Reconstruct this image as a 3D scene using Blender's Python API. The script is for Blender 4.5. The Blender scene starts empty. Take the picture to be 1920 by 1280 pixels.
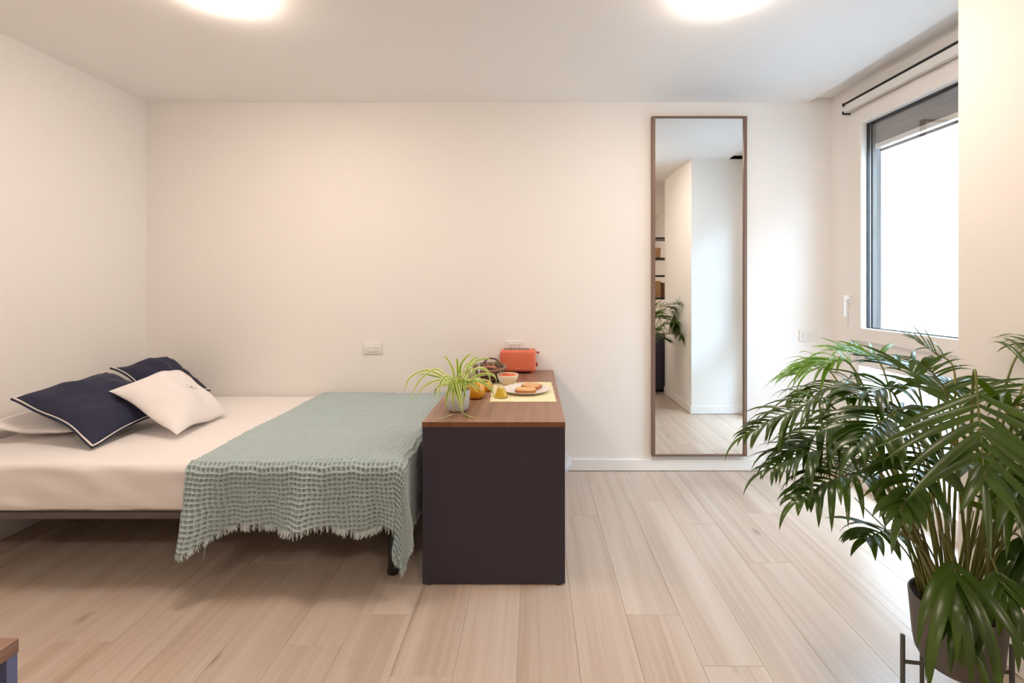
import bpy, bmesh, math, random
import numpy as np
from mathutils import Vector, Matrix, noise

sc = bpy.context.scene
C = sc.collection
F = 853.33            # focal length in pixels of a 1920 px wide frame
HZ = 1.35             # eye height
CX, CY = 1000.0, 537.0
D = 3.338             # distance to the far wall

# ---------------------------------------------------------------- camera, world, sun, exposure
cam_d = bpy.data.cameras.new('camera')
cam_d.sensor_width = 36; cam_d.sensor_fit = 'HORIZONTAL'
cam_d.lens = 16.0
cam_d.shift_x = -40 / 1920.0
cam_d.shift_y = -103 / 1920.0
cam_d.clip_start = 0.05
cam = bpy.data.objects.new('camera', cam_d); C.objects.link(cam)
cam.location = (0, 0, HZ); cam.rotation_euler = (math.pi / 2, 0, 0)
sc.camera = cam

SKY = (0.54, 0.77, 1.0); SKY_E = 14.0
LAMP = (1.0, 0.835, 0.70); LAMP_E = 27.0
SUN_E = 0.3
sc.view_settings.view_transform = 'Standard'
sc.view_settings.look = 'None'
sc.view_settings.gamma = 1
sc.view_settings.use_curve_mapping = False
sc.view_settings.exposure = 1.0
w = bpy.data.worlds.new('sky'); sc.world = w; w.use_nodes = True
w.node_tree.nodes['Background'].inputs[0].default_value = (*SKY, 1)
w.node_tree.nodes['Background'].inputs[1].default_value = SKY_E
sun_d = bpy.data.lights.new('sun', 'SUN'); sun_d.energy = SUN_E; sun_d.angle = 0.03; sun_d.color = (1, .95, .86)
sun = bpy.data.objects.new('sun', sun_d); C.objects.link(sun)
sun.rotation_euler = Vector((0.72, 0.25, -0.62)).to_track_quat('-Z', 'Y').to_euler()
sc.cycles.max_bounces = 10; sc.cycles.diffuse_bounces = 6; sc.cycles.transparent_max_bounces = 16
sc.cycles.glossy_bounces = 5; sc.cycles.transmission_bounces = 8
sc.cycles.caustics_reflective = False; sc.cycles.caustics_refractive = False
sc.cycles.use_denoising = True
sc.cycles.sample_clamp_indirect = 6

# ---------------------------------------------------------------- helpers
def P(px, py, Y): return Vector(((px - CX) * Y / F, Y, HZ - (py - CY) * Y / F))
def Pz(px, py, z):
    s = (py - CY) / (HZ - z); return Vector(((px - CX) / s, F / s, z))
def org(o):
    v = Vector((0, 0, 0))
    while o is not None: v += o.location; o = o.parent
    return v
def tag(o, label=None, cat=None, group=None, kind=None):
    if label: o['label'] = label
    if cat: o['category'] = cat
    if group: o['group'] = group
    if kind: o['kind'] = kind
    return o
def empty(name, loc, label, cat, group=None):
    o = bpy.data.objects.new(name, None); C.objects.link(o); o.location = loc
    o.empty_display_size = .05
    return tag(o, label, cat, group)
def link(name, me, mats, parent=None, smooth=False):
    o = bpy.data.objects.new(name, me); C.objects.link(o)
    if parent is not None: o.parent = parent
    if not isinstance(mats, (list, tuple)): mats = [mats]
    for m in mats: me.materials.append(m)
    if smooth: me.polygons.foreach_set('use_smooth', [True] * len(me.polygons))
    return o
def obj(name, vf, mats, parent=None, smooth=False, idx=None):
    """vf = (verts in world space, faces)"""
    V, Fc = vf
    off = org(parent)
    me = bpy.data.meshes.new(name)
    me.from_pydata([(v[0] - off.x, v[1] - off.y, v[2] - off.z) for v in V], [], Fc)
    if idx is not None: me.polygons.foreach_set('material_index', idx)
    me.update()
    o = link(name, me, mats, parent, smooth)
    return o
def fixn(o):
    bm = bmesh.new(); bm.from_mesh(o.data); bmesh.ops.recalc_face_normals(bm, faces=bm.faces)
    bm.to_mesh(o.data); bm.free(); return o
def join(*parts):
    V, Fc = [], []
    for v, f in parts:
        n = len(V); V += list(v); Fc += [tuple(i + n for i in q) for q in f]
    return V, Fc
def box(x0, x1, y0, y1, z0, z1, bev=0, seg=2):
    if not bev:
        V = [(x, y, z) for x in (x0, x1) for y in (y0, y1) for z in (z0, z1)]
        return V, [(0, 1, 3, 2), (4, 6, 7, 5), (0, 4, 5, 1), (2, 3, 7, 6), (0, 2, 6, 4), (1, 5, 7, 3)]
    bm = bmesh.new(); bmesh.ops.create_cube(bm, size=1)
    for v in bm.verts:
        v.co = Vector(((x0 + x1) / 2 + v.co.x * (x1 - x0), (y0 + y1) / 2 + v.co.y * (y1 - y0), (z0 + z1) / 2 + v.co.z * (z1 - z0)))
    bmesh.ops.bevel(bm, geom=bm.edges[:], offset=bev, segments=seg, affect='EDGES', profile=.5)
    bm.verts.index_update()
    r = ([tuple(v.co) for v in bm.verts], [tuple(v.index for v in f.verts) for f in bm.faces]); bm.free(); return r
def xf(vf, M): return [tuple(M @ Vector(v)) for v in vf[0]], vf[1]
def lathe(prof, n, c=(0, 0, 0), sx=1, sy=1):
    V, Fc = [], []
    for r, z in prof:
        for k in range(n):
            a = 2 * math.pi * k / n
            V.append((c[0] + r * math.cos(a) * sx, c[1] + r * math.sin(a) * sy, c[2] + z))
    m = len(prof)
    for i in range(m - 1):
        for k in range(n):
            k2 = (k + 1) % n
            Fc.append((i * n + k, i * n + k2, (i + 1) * n + k2, (i + 1) * n + k))
    if prof[0][0] > 1e-5: Fc.append(tuple(range(n - 1, -1, -1)))
    if prof[-1][0] > 1e-5: Fc.append(tuple((m - 1) * n + k for k in range(n)))
    return V, Fc
def tube(pts, r, n=8, closed=False):
    pts = [Vector(p) for p in pts]; m = len(pts)
    rs = r if isinstance(r, (list, tuple)) else [r] * m
    V, Fc = [], []; up = None
    for i, p in enumerate(pts):
        a = pts[(i - 1) % m] if closed else pts[max(i - 1, 0)]
        b = pts[(i + 1) % m] if closed else pts[min(i + 1, m - 1)]
        t = (b - a).normalized()
        if up is None: up = Vector((0, 0, 1)) if abs(t.z) < .9 else Vector((1, 0, 0))
        s = t.cross(up)
        if s.length < 1e-6: s = t.orthogonal()
        s.normalize(); up = s.cross(t).normalized()
        for k in range(n):
            an = 2 * math.pi * k / n
            V.append(tuple(p + (s * math.cos(an) + up * math.sin(an)) * rs[i]))
    for i in range(m if closed else m - 1):
        j = (i + 1) % m
        for k in range(n):
            k2 = (k + 1) % n
            Fc.append((i * n + k, i * n + k2, j * n + k2, j * n + k))
    if not closed:
        Fc.append(tuple(range(n - 1, -1, -1))); Fc.append(tuple((m - 1) * n + k for k in range(n)))
    return V, Fc
def rbox(x0, x1, y0, y1, z0, z1, r, step, disp=None):
    """box with rounded edges on a fine grid"""
    key = {}; V = []; Fc = []
    lo = (x0, y0, z0); hi = (x1, y1, z1)
    ax = []
    for d in range(3):
        L = hi[d] - lo[d]; n = max(1, int(round((L - 2 * r) / step)))
        e = [lo[d] + r * t for t in (0, .12, .3, .55, .8)]
        mid = [lo[d] + r + (L - 2 * r) * i / n for i in range(n + 1)]
        ax.append(e + mid + [hi[d] - r * t for t in (.8, .55, .3, .12, 0)])
    def vid(p):
        k = (round(p[0], 5), round(p[1], 5), round(p[2], 5))
        if k not in key:
            q = Vector([min(max(p[d], lo[d] + r), hi[d] - r) for d in range(3)])
            v = Vector(p) - q
            if v.length > 1e-9: nrm = v.normalized(); v = q + nrm * r
            else: nrm = Vector((0, 0, 1)); v = q
            if disp: v = v + disp(v, nrm)
            key[k] = len(V); V.append(tuple(v))
        return key[k]
    for d in range(3):
        a, b = [(1, 2), (2, 0), (0, 1)][d]
        for side in (0, 1):
            w_ = (lo, hi)[side][d]
            for i in range(len(ax[a]) - 1):
                for j in range(len(ax[b]) - 1):
                    q = []
                    for (ii, jj) in ((i, j), (i + 1, j), (i + 1, j + 1), (i, j + 1)):
                        p = [0, 0, 0]; p[d] = w_; p[a] = ax[a][ii]; p[b] = ax[b][jj]; q.append(vid(p))
                    if side == 0: q = q[::-1]
                    Fc.append(tuple(q))
    return V, Fc
def spline(pts, n):
    """Catmull-Rom through pts"""
    pts = [Vector(p) for p in pts]
    e = [pts[0] * 2 - pts[1]] + pts + [pts[-1] * 2 - pts[-2]]
    out = []
    for i in range(n + 1):
        u = i / n * (len(pts) - 1); k = min(int(u), len(pts) - 2); t = u - k
        a, b, c, d = e[k], e[k + 1], e[k + 2], e[k + 3]
        out.append(.5 * ((2 * b) + (c - a) * t + (2 * a - 5 * b + 4 * c - d) * t * t + (3 * b - a - 3 * c + d) * t ** 3))
    return out

# ---------------------------------------------------------------- materials
def nt(name):
    m = bpy.data.materials.new(name); m.use_nodes = True
    return m, m.node_tree, m.node_tree.nodes['Principled BSDF']
def mat(name, col, rough=.5, metal=0, spec=.5, bump=0, bscale=200, trans=0, ior=1.45, emit=None, es=0, sub=0, sheen=0, var=0):
    m, t, b = nt(name); N, L = t.nodes, t.links
    b.inputs['Base Color'].default_value = (*col, 1); b.inputs['Roughness'].default_value = rough
    b.inputs['Metallic'].default_value = metal; b.inputs['Specular IOR Level'].default_value = spec
    b.inputs['Transmission Weight'].default_value = trans; b.inputs['IOR'].default_value = ior
    b.inputs['Sheen Weight'].default_value = sheen
    if emit: b.inputs['Emission Color'].default_value = (*emit, 1); b.inputs['Emission Strength'].default_value = es
    if bump or var:
        tc = N.new('ShaderNodeTexCoord'); n = N.new('ShaderNodeTexNoise'); n.inputs['Scale'].default_value = bscale
        n.inputs['Detail'].default_value = 4; L.new(tc.outputs['Object'], n.inputs['Vector'])
        if bump:
            bp = N.new('ShaderNodeBump'); bp.inputs['Strength'].default_value = bump; bp.inputs['Distance'].default_value = .002
            L.new(n.outputs[0], bp.inputs['Height']); L.new(bp.outputs[0], b.inputs['Normal'])
        if var:
            n2 = N.new('ShaderNodeTexNoise'); n2.inputs['Scale'].default_value = bscale / 8; L.new(tc.outputs['Object'], n2.inputs['Vector'])
            mx = N.new('ShaderNodeMix'); mx.data_type = 'RGBA'; L.new(n2.outputs[0], mx.inputs[0])
            mx.inputs[6].default_value = (*[c * (1 - var) for c in col], 1); mx.inputs[7].default_value = (*[min(1, c * (1 + var)) for c in col], 1)
            L.new(mx.outputs[2], b.inputs['Base Color'])
    return m
def wood(name, dark, mid, light, sc_long=1.2, sc_cross=26, rough=.45, rnd=.5, axis=1, knots=False, spec=.5):
    m, t, b = nt(name); N, L = t.nodes, t.links
    tc = N.new('ShaderNodeTexCoord'); oi = N.new('ShaderNodeObjectInfo')
    mul = N.new('ShaderNodeVectorMath'); mul.operation = 'SCALE'; mul.inputs[0].default_value = (17, 31, 7)
    L.new(oi.outputs['Random'], mul.inputs['Scale'])
    add = N.new('ShaderNodeVectorMath'); L.new(tc.outputs['Object'], add.inputs[0]); L.new(mul.outputs[0], add.inputs[1])
    mp = N.new('ShaderNodeMapping'); s = [sc_cross] * 3; s[axis] = sc_long; mp.inputs['Scale'].default_value = s
    L.new(add.outputs[0], mp.inputs[0])
    n1 = N.new('ShaderNodeTexNoise'); n1.inputs['Scale'].default_value = 1; n1.inputs['Detail'].default_value = 8
    n1.inputs['Roughness'].default_value = .62; n1.inputs['Distortion'].default_value = .6; L.new(mp.outputs[0], n1.inputs['Vector'])
    n2 = N.new('ShaderNodeTexNoise'); n2.inputs['Scale'].default_value = .22; n2.inputs['Detail'].default_value = 3
    n2.inputs['Distortion'].default_value = 1.2; L.new(mp.outputs[0], n2.inputs['Vector'])
    n3 = N.new('ShaderNodeTexNoise'); n3.inputs['Scale'].default_value = 6; n3.inputs['Detail'].default_value = 4; L.new(mp.outputs[0], n3.inputs['Vector'])
    a1 = N.new('ShaderNodeMath'); a1.operation = 'MULTIPLY_ADD'; a1.inputs[1].default_value = .45; L.new(n1.outputs[0], a1.inputs[0])
    a2 = N.new('ShaderNodeMath'); a2.operation = 'MULTIPLY_ADD'; a2.inputs[1].default_value = .45; L.new(n2.outputs[0], a2.inputs[0])
    a3 = N.new('ShaderNodeMath'); a3.operation = 'MULTIPLY_ADD'; a3.inputs[1].default_value = .12; a3.inputs[2].default_value = 0; L.new(n3.outputs[0], a3.inputs[0])
    L.new(a3.outputs[0], a2.inputs[2]); L.new(a2.outputs[0], a1.inputs[2])
    r = N.new('ShaderNodeMath'); r.operation = 'MULTIPLY_ADD'; r.inputs[1].default_value = rnd; r.inputs[2].default_value = -rnd / 2
    L.new(oi.outputs['Random'], r.inputs[0])
    a4 = N.new('ShaderNodeMath'); a4.operation = 'ADD'; L.new(a1.outputs[0], a4.inputs[0]); L.new(r.outputs[0], a4.inputs[1])
    cr = N.new('ShaderNodeValToRGB'); e = cr.color_ramp.elements
    e[0].position = .32; e[0].color = (*dark, 1); e[1].position = .70; e[1].color = (*light, 1)
    x = e.new(.5); x.color = (*mid, 1); L.new(a4.outputs[0], cr.inputs[0])
    out = cr.outputs[0]
    if knots:
        mk = N.new('ShaderNodeMapping'); mk.inputs['Scale'].default_value = (6.5, 3.0, 3); L.new(add.outputs[0], mk.inputs[0])
        v = N.new('ShaderNodeTexVoronoi'); v.inputs['Scale'].default_value = .55; L.new(mk.outputs[0], v.inputs['Vector'])
        kr = N.new('ShaderNodeValToRGB'); k = kr.color_ramp.elements; k[0].position = 0; k[0].color = (1, 1, 1, 1); k[1].position = .085; k[1].color = (0, 0, 0, 1)
        L.new(v.outputs['Distance'], kr.inputs[0])
        sc_ = N.new('ShaderNodeMath'); sc_.operation = 'MULTIPLY'; sc_.inputs[1].default_value = .75; L.new(kr.outputs[0], sc_.inputs[0])
        mx = N.new('ShaderNodeMix'); mx.data_type = 'RGBA'; L.new(sc_.outputs[0], mx.inputs[0]); L.new(out, mx.inputs[6])
        mx.inputs[7].default_value = (*[c * .35 for c in dark], 1); out = mx.outputs[2]
    L.new(out, b.inputs['Base Color'])
    b.inputs['Roughness'].default_value = rough; b.inputs['Specular IOR Level'].default_value = spec
    bp = N.new('ShaderNodeBump'); bp.inputs['Strength'].default_value = .12; bp.inputs['Distance'].default_value = .001
    L.new(n1.outputs[0], bp.inputs['Height']); L.new(bp.outputs[0], b.inputs['Normal'])
    return m
def thin_glass(name, tint=(1, 1, 1), refl=.08, fr=.28):
    m, t, b = nt(name); N, L = t.nodes, t.links; N.remove(b)
    tr = N.new('ShaderNodeBsdfTransparent'); tr.inputs[0].default_value = (*tint, 1)
    gl = N.new('ShaderNodeBsdfGlossy'); gl.inputs['Roughness'].default_value = .01
    lw = N.new('ShaderNodeLayerWeight'); lw.inputs[0].default_value = .3
    mu = N.new('ShaderNodeMath'); mu.operation = 'MULTIPLY_ADD'; mu.inputs[1].default_value = fr; mu.inputs[2].default_value = refl * .3
    L.new(lw.outputs['Fresnel'], mu.inputs[0])
    mx = N.new('ShaderNodeMixShader'); L.new(mu.outputs[0], mx.inputs[0]); L.new(tr.outputs[0], mx.inputs[1]); L.new(gl.outputs[0], mx.inputs[2])
    L.new(mx.outputs[0], N['Material Output'].inputs[0]); return m
def leafmat(name, c1, c2, rough=.35, tl=.3):
    m, t, b = nt(name); N, L = t.nodes, t.links
    oi = N.new('ShaderNodeObjectInfo'); tc = N.new('ShaderNodeTexCoord')
    n = N.new('ShaderNodeTexNoise'); n.inputs['Scale'].default_value = 9; L.new(tc.outputs['Object'], n.inputs['Vector'])
    ad = N.new('ShaderNodeMath'); ad.operation = 'MULTIPLY_ADD'; ad.inputs[1].default_value = .6; L.new(oi.outputs['Random'], ad.inputs[0])
    ml = N.new('ShaderNodeMath'); ml.operation = 'MULTIPLY_ADD'; ml.inputs[1].default_value = 1.2; ml.inputs[2].default_value = -.4; L.new(n.outputs[0], ml.inputs[0])
    L.new(ml.outputs[0], ad.inputs[2]); ad.use_clamp = True
    mx = N.new('ShaderNodeMix'); mx.data_type = 'RGBA'; L.new(ad.outputs[0], mx.inputs[0]); mx.inputs[6].default_value = (*c1, 1); mx.inputs[7].default_value = (*c2, 1)
    L.new(mx.outputs[2], b.inputs['Base Color']); b.inputs['Roughness'].default_value = rough
    tb = N.new('ShaderNodeBsdfTranslucent')
    hs = N.new('ShaderNodeHueSaturation'); hs.inputs['Value'].default_value = 2.2; hs.inputs['Saturation'].default_value = 1.15; L.new(mx.outputs[2], hs.inputs['Color'])
    L.new(hs.outputs[0], tb.inputs[0])
    ms = N.new('ShaderNodeMixShader'); ms.inputs[0].default_value = tl; L.new(b.outputs[0], ms.inputs[1]); L.new(tb.outputs[0], ms.inputs[2])
    L.new(ms.outputs[0], N['Material Output'].inputs[0]); return m

M_wall = mat('wall_paint', (.855, .83, .80), .85, bump=.05, bscale=300, spec=.2)
M_ceil = mat('ceiling_paint', (.91, .895, .88), .9, bump=.04, bscale=260, spec=.15)
M_base = mat('skirting_white', (.86, .85, .84), .45)
M_oak = wood('oak_laminate', (.40, .295, .22), (.53, .425, .34), (.62, .52, .44), .8, 38, .30, .09, 1, True, .85)
M_gap = mat('joint_dark', (.26, .20, .15), .9)
M_walnut = wood('walnut_top', (.15, .075, .048), (.26, .14, .095), (.36, .215, .155), 1.0, 55, .38, .1, 1)
M_walnut_e = wood('walnut_edge', (.12, .045, .016), (.17, .068, .026), (.23, .10, .042), 42, 42, .5, .1, 0)
M_auber = mat('aubergine_laminate', (.043, .035, .052), .55, spec=.35, bump=.02, bscale=500)
M_blue = mat('slate_blue_laminate', (.13, .15, .28), .5, spec=.4)
M_sheet = mat('sheet_cotton', (.82, .78, .76), .85, bump=.15, bscale=500, sheen=.1)
M_pillow = mat('pillow_cotton', (.80, .76, .75), .85, bump=.2, bscale=400, sheen=.1)
M_navy = mat('navy_cotton', (.017, .020, .052), .8, bump=.35, bscale=700, sheen=.05)
M_piping = mat('cream_piping', (.78, .72, .66), .7)
M_throw = mat('sage_waffle_cotton', (.42, .51, .52), .9, bump=.35, bscale=900, sheen=.15, var=.06)
M_fringe = mat('fringe_cotton', (.52, .60, .60), .9)
M_mattress = mat('mattress_grey', (.20, .18, .175), .9)
M_black = mat('black_metal', (.012, .012, .014), .4)
M_bedframe = mat('bed_frame_steel', (.10, .085, .08), .5)
M_mirror = mat('mirror_silver', (.93, .94, .93), 0.0, metal=1)
M_mframe = mat('taupe_frame', (.20, .125, .092), .45, metal=.15)
M_white = mat('white_plastic', (.80, .78, .75), .35)
M_wframe = mat('window_lacquer', (.82, .78, .735), .4)
M_alu = mat('anthracite_aluminium', (.045, .05, .058), .4)
M_shutter = mat('grey_shutter', (.16, .145, .14), .6)
M_hole = mat('socket_hole', (.04, .035, .03), .6)
M_lamp = mat('lamp_diffuser', (.9, .9, .9), .5, emit=LAMP, es=LAMP_E)
M_glassw = thin_glass('window_glass')
M_glass = thin_glass('table_glass', (.98, .985, .99), .2, .38)
M_juice = mat('orange_juice', (1.0, .44, .0), .3, spec=.4)
M_oil = mat('olive_oil', (.88, .58, .02), .15)
M_coral = mat('coral_enamel', (.68, .165, .09), .4)
M_coral_d = mat('coral_dark', (.42, .085, .045), .45)
M_chrome = mat('steel', (.6, .6, .6), .25, metal=1)
M_ceramic = mat('cream_ceramic', (.74, .62, .46), .4)
M_plate = mat('white_ceramic', (.80, .76, .75), .3)
M_tomato = mat('tomato_salad', (.70, .12, .03), .4, var=.4, bscale=160)
M_crust = mat('bread_crust', (.42, .17, .06), .8, bump=.4, bscale=120, var=.2)
M_crumb = mat('bread_crumb', (.72, .43, .21), .9, bump=.6, bscale=250, var=.12)
M_mat_y = mat('placemat_yellow', (.84, .76, .50), .9, bump=.3, bscale=300, var=.08)
M_wicker = mat('dark_wicker', (.13, .075, .055), .7, bump=.5, bscale=150, var=.4)
M_wicker_w = mat('light_wicker', (.30, .20, .13), .7, var=.3, bscale=150)
M_terra = mat('reddish_crust', (.42, .14, .08), .7, bump=.4, bscale=80, var=.3)
M_potw = mat('pale_grey_pot', (.56, .57, .60), .4)
M_soil = mat('soil', (.05, .032, .02), .95, bump=1, bscale=120, var=.5)
M_sp_g = leafmat('spider_green', (.12, .22, .025), (.24, .36, .05), .45)
M_sp_c = leafmat('spider_cream', (.50, .56, .18), (.74, .76, .42), .45)
M_potg = mat('taupe_pot', (.12, .105, .09), .6, bump=.05, bscale=300)
M_stand = mat('stand_metal', (.09, .09, .075), .5)
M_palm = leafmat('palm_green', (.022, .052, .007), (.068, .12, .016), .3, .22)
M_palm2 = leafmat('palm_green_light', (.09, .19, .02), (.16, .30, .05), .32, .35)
M_stem = leafmat('palm_stem', (.10, .15, .025), (.24, .20, .045), .4, .05)
M_dead = mat('dry_leaf', (.55, .20, .03), .7)
M_card = mat('cardboard', (.42, .24, .11), .8)
M_extw = mat('exterior_render', (.24, .205, .165), .9, bump=.2, bscale=8)
M_extg = mat('exterior_paving', (.35, .35, .35), .9)
M_stool = mat('pale_grey_stool', (.45, .46, .50), .4)
M_embro = mat('embroidery_thread', (.25, .27, .33), .8)

# ---------------------------------------------------------------- setting
XL = -2.836; XC = 2.19; ZC = 2.70; XP = 1.69; YP = 1.81; YE = 0.87; YB = -2.3; XR = 2.45
k = .0445
wd = Vector((k, -1, 0)).normalized(); wn = Vector((1, k, 0)).normalized()   # window wall: along (towards camera), outwards
def W(t, n, z): p = Vector((XC, D, 0)) + wd * t + wn * n; return (p.x, p.y, z)
def wbox(t0, t1, n0, n1, z0, z1, bev=0):
    V, Fc = box(t0, t1, n0, n1, z0, z1, bev)
    return [W(*v) for v in V], [tuple(reversed(f)) for f in Fc]
def st(name, vf, m, parent=None, kind=True, **kw):
    o = obj(name, vf, m, parent, **kw)
    if kind and parent is None: o['kind'] = 'structure'
    return o
st('wall_back', box(XL - .2, XC + .4, D, D + .2, -.1, 2.9), M_wall)
st('wall_left', box(XL - .2, XL, YB - .2, D, -.1, 2.9), M_wall)
st('wall_front', box(XL, XR + .2, YB - .2, YB, -.1, 2.9), M_wall)
TP = (D - YP)     # along-wall position of the pier
# window wall with two openings: upper casement and lower fixed light
T0, T1 = .20, 1.38
st('wall_right', join(wbox(-.02, T0, 0, .24, -.1, 2.9), wbox(T1, TP + .3, 0, .24, -.1, 2.9), wbox(T0, T1, 0, .24, 2.53, 2.9),
                      wbox(T0, T1, 0, .24, -.1, .05)), M_wall)
st('wall_pier', join(box(XP, XR + .3, YE, YP, -.1, 2.9), box(XR, XR + .2, YB, YE, -.1, 2.9)), M_wall)
# ceiling with a shallow slot in front of the window wall
kx = 2.02
cV = []
ca = (kx + k * 0, D + .1); cb = (kx + k * (D - YP), YP)
V, Fc = [], []
for z in (ZC, ZC + .2):
    V += [(XL - .1, YB - .1, z), (XR + .1, YB - .1, z), (XR + .1, YP, z), (cb[0], cb[1], z), (ca[0], ca[1], z), (XL - .1, ca[1], z)]
Fc = [(5, 4, 3, 2, 1, 0), (6, 7, 8, 9, 10, 11)] + [(i, (i + 1) % 6, (i + 1) % 6 + 6, i + 6) for i in range(6)]
st('ceiling', join((V, Fc), box(kx - .1, XC + .5, YP - .05, D + .1, ZC + .035, ZC + .2)), M_ceil)
st('trim_1', box(XL, XC, D - .012, D, 0.004, .087, .003), M_base)['kind'] = 'structure'
bpy.data.objects['trim_1'].name = 'baseboard_back'
st('baseboard_left', box(XL, XL + .012, YB, D - .012, .004, .087, .003), M_base)
st('baseboard_pier', join(box(XP - .012, XP, YE, YP + .012, .004, .087, .003), box(XP, 2.24, YP, YP + .012, .004, .087, .003)), M_base)

# floor: slab + oak planks, each a part
floor = st('floor', box(XL - .1, XR + .3, YB - .1, D + .1, -.10, -.0065), M_gap)
PW, PL, G = .220, 1.236, .0006
def plank_mesh(wd_, ln):
    V, Fc = box(-wd_ / 2, wd_ / 2, -ln / 2, ln / 2, -.006, 0)
    # small eased top edges
    b = .0008
    V = [(-wd_ / 2, -ln / 2, -.006), (wd_ / 2, -ln / 2, -.006), (wd_ / 2, ln / 2, -.006), (-wd_ / 2, ln / 2, -.006),
         (-wd_ / 2, -ln / 2, -b), (wd_ / 2, -ln / 2, -b), (wd_ / 2, ln / 2, -b), (-wd_ / 2, ln / 2, -b),
         (-wd_ / 2 + b, -ln / 2 + b, 0), (wd_ / 2 - b, -ln / 2 + b, 0), (wd_ / 2 - b, ln / 2 - b, 0), (-wd_ / 2 + b, ln / 2 - b, 0)]
    Fc = [(3, 2, 1, 0), (8, 9, 10, 11)]
    for lo in (0, 4):
        for i in range(4): Fc.append((lo + i, lo + (i + 1) % 4, lo + 4 + (i + 1) % 4, lo + 4 + i))
    me = bpy.data.meshes.new('plank'); me.from_pydata(V, [], Fc); me.materials.append(M_oak); return me
full = plank_mesh(PW - G, PL - G); cache = {}
known = {0: 2.856, 1: 2.585, -2: 2.685, -1: 1.872, -6: 1.876, -7: 1.714}     # row index -> depth of one end joint
rnd = random.Random(4)
rows = range(-16, 8)
for r_ in rows:
    x0 = .602 + r_ * PW; x1 = x0 + PW
    x0c, x1c = max(x0, XL), min(x1, XR)
    if x1c - x0c < .01: continue
    j = known.get(r_, rnd.uniform(0, PL)); ylo = YB; yhi = D
    if x0 > 1.66: pass
    y = j - PL * math.ceil((j - ylo) / PL)
    while y < yhi - .002:
        a, b_ = max(y, ylo), min(y + PL, yhi)
        if b_ - a > .01:
            if b_ - a > PL - .001 and x1c - x0c > PW - .001: me = full
            else:
                kk = (round(x1c - x0c, 3), round(b_ - a, 3))
                me = cache.setdefault(kk, plank_mesh(x1c - x0c - G, b_ - a - G))
            o = bpy.data.objects.new('plank', me); C.objects.link(o); o.parent = floor
            o.location = ((x0c + x1c) / 2, (a + b_) / 2, 0)
        y += PL

# ---- upper casement window
ZU0, ZU1 = .985, 2.53
win = st('window_1', join(wbox(T0, T0 + .035, -.006, .07, .93, ZU1), wbox(T1 - .035, T1, -.006, .07, .93, ZU1),
                          wbox(T0, T1, -.006, .07, ZU1 - .03, ZU1), wbox(T0, T1, -.006, .043, .90, .995)), M_wframe)
ts0, ts1, zs0, zs1 = .205, 1.36, .985, 2.52
g0, g1, gz0, gz1 = .315, 1.26, 1.075, 2.43
obj('sash', join(wbox(ts0, g0, -.03, .045, zs0, zs1, .006), wbox(g1, ts1, -.03, .045, zs0, zs1, .006),
                 wbox(g0 - .01, g1 + .01, -.03, .045, zs0, gz0, .006), wbox(g0 - .01, g1 + .01, -.03, .045, gz1, zs1, .006)), M_wframe, win)
obj('glass_pane', wbox(g0, g1, .028, .034, gz0, gz1), M_glassw, win)
obj('gasket', join(wbox(g0, g0 + .006, .010, .028, gz0, gz1), wbox(g0, g1, .010, .028, gz0, gz0 + .006),
                   wbox(g0, g1, .010, .028, gz1 - .006, gz1)), M_alu, win)
obj('shutter_guide', join(wbox(T0, g0 + .012, .046, .10, .97, 2.53), wbox(g1 - .012, T1, .046, .10, .97, 2.53),
                          wbox(g0, g1, .046, .10, .97, gz0 - .004)), M_alu, win)
sh = obj('roller_shutter', join(*[wbox(g0 + .014, g1 - .014, .060, .074, z, z + .0365, .001) for z in np.arange(2.295, 2.56, .037)]), M_shutter, win)
obj('shutter_bar', wbox(g0 + .014, g1 - .014, .055, .078, 2.262, 2.292, .003), M_white, sh)
obj('shutter_stop', wbox(g0 + .05, g1 - .03, .058, .07, 2.232, 2.25, .003), M_shutter, sh)
h = obj('handle', join(wbox(.213, .243, -.044, -.03, 1.235, 1.292, .004), wbox(.218, .238, -.075, -.044, 1.262, 1.286, .004),
                       wbox(.219, .237, -.085, -.068, 1.145, 1.29, .005)), M_white, win)
obj('hinge', wbox(1.362, 1.376, -.045, -.006, 1.05, 1.13, .003), M_alu, win)
obj('hinge', wbox(1.362, 1.376, -.045, -.006, 2.38, 2.46, .003), M_alu, win)
# ---- lower fixed light
win2 = st('window_2', join(wbox(T0, T0 + .07, -.01, .07, .05, .90, .004), wbox(T1 - .07, T1, -.01, .07, .05, .90, .004),
                           wbox(T0 + .06, T1 - .06, -.01, .07, .82, .90, .004), wbox(T0 + .06, T1 - .06, -.01, .07, .05, .125, .004)), M_wframe)
obj('glass_pane', wbox(T0 + .07, T1 - .07, .028, .034, .12, .83), M_glassw, win2)
obj('latch', join(wbox(T0 + .05, T0 + .085, -.03, -.01, .885, .912, .003), wbox(T0 + .14, T0 + .185, -.03, -.01, .885, .912, .003)), M_alu, win2)

# roller blind cassette above the sash
bl = empty('roller_blind', W(.12, -.05, 2.58), 'slim white roller blind cassette with black top rail above the window', 'blind')
obj('cassette', wbox(.19, 1.45, -.050, -.008, 2.552, 2.604, .006), M_white, bl)
obj('top_rail', wbox(.185, 1.45, -.056, -.006, 2.606, 2.613), M_black, bl)
obj('end_bracket', join(wbox(.178, .187, -.056, -.002, 2.540, 2.550), wbox(.178, .186, -.056, -.048, 2.545, 2.56)), M_black, bl)
obj('end_bracket', wbox(.178, .187, -.056, -.030, 2.596, 2.618), M_black, bl)

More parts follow.
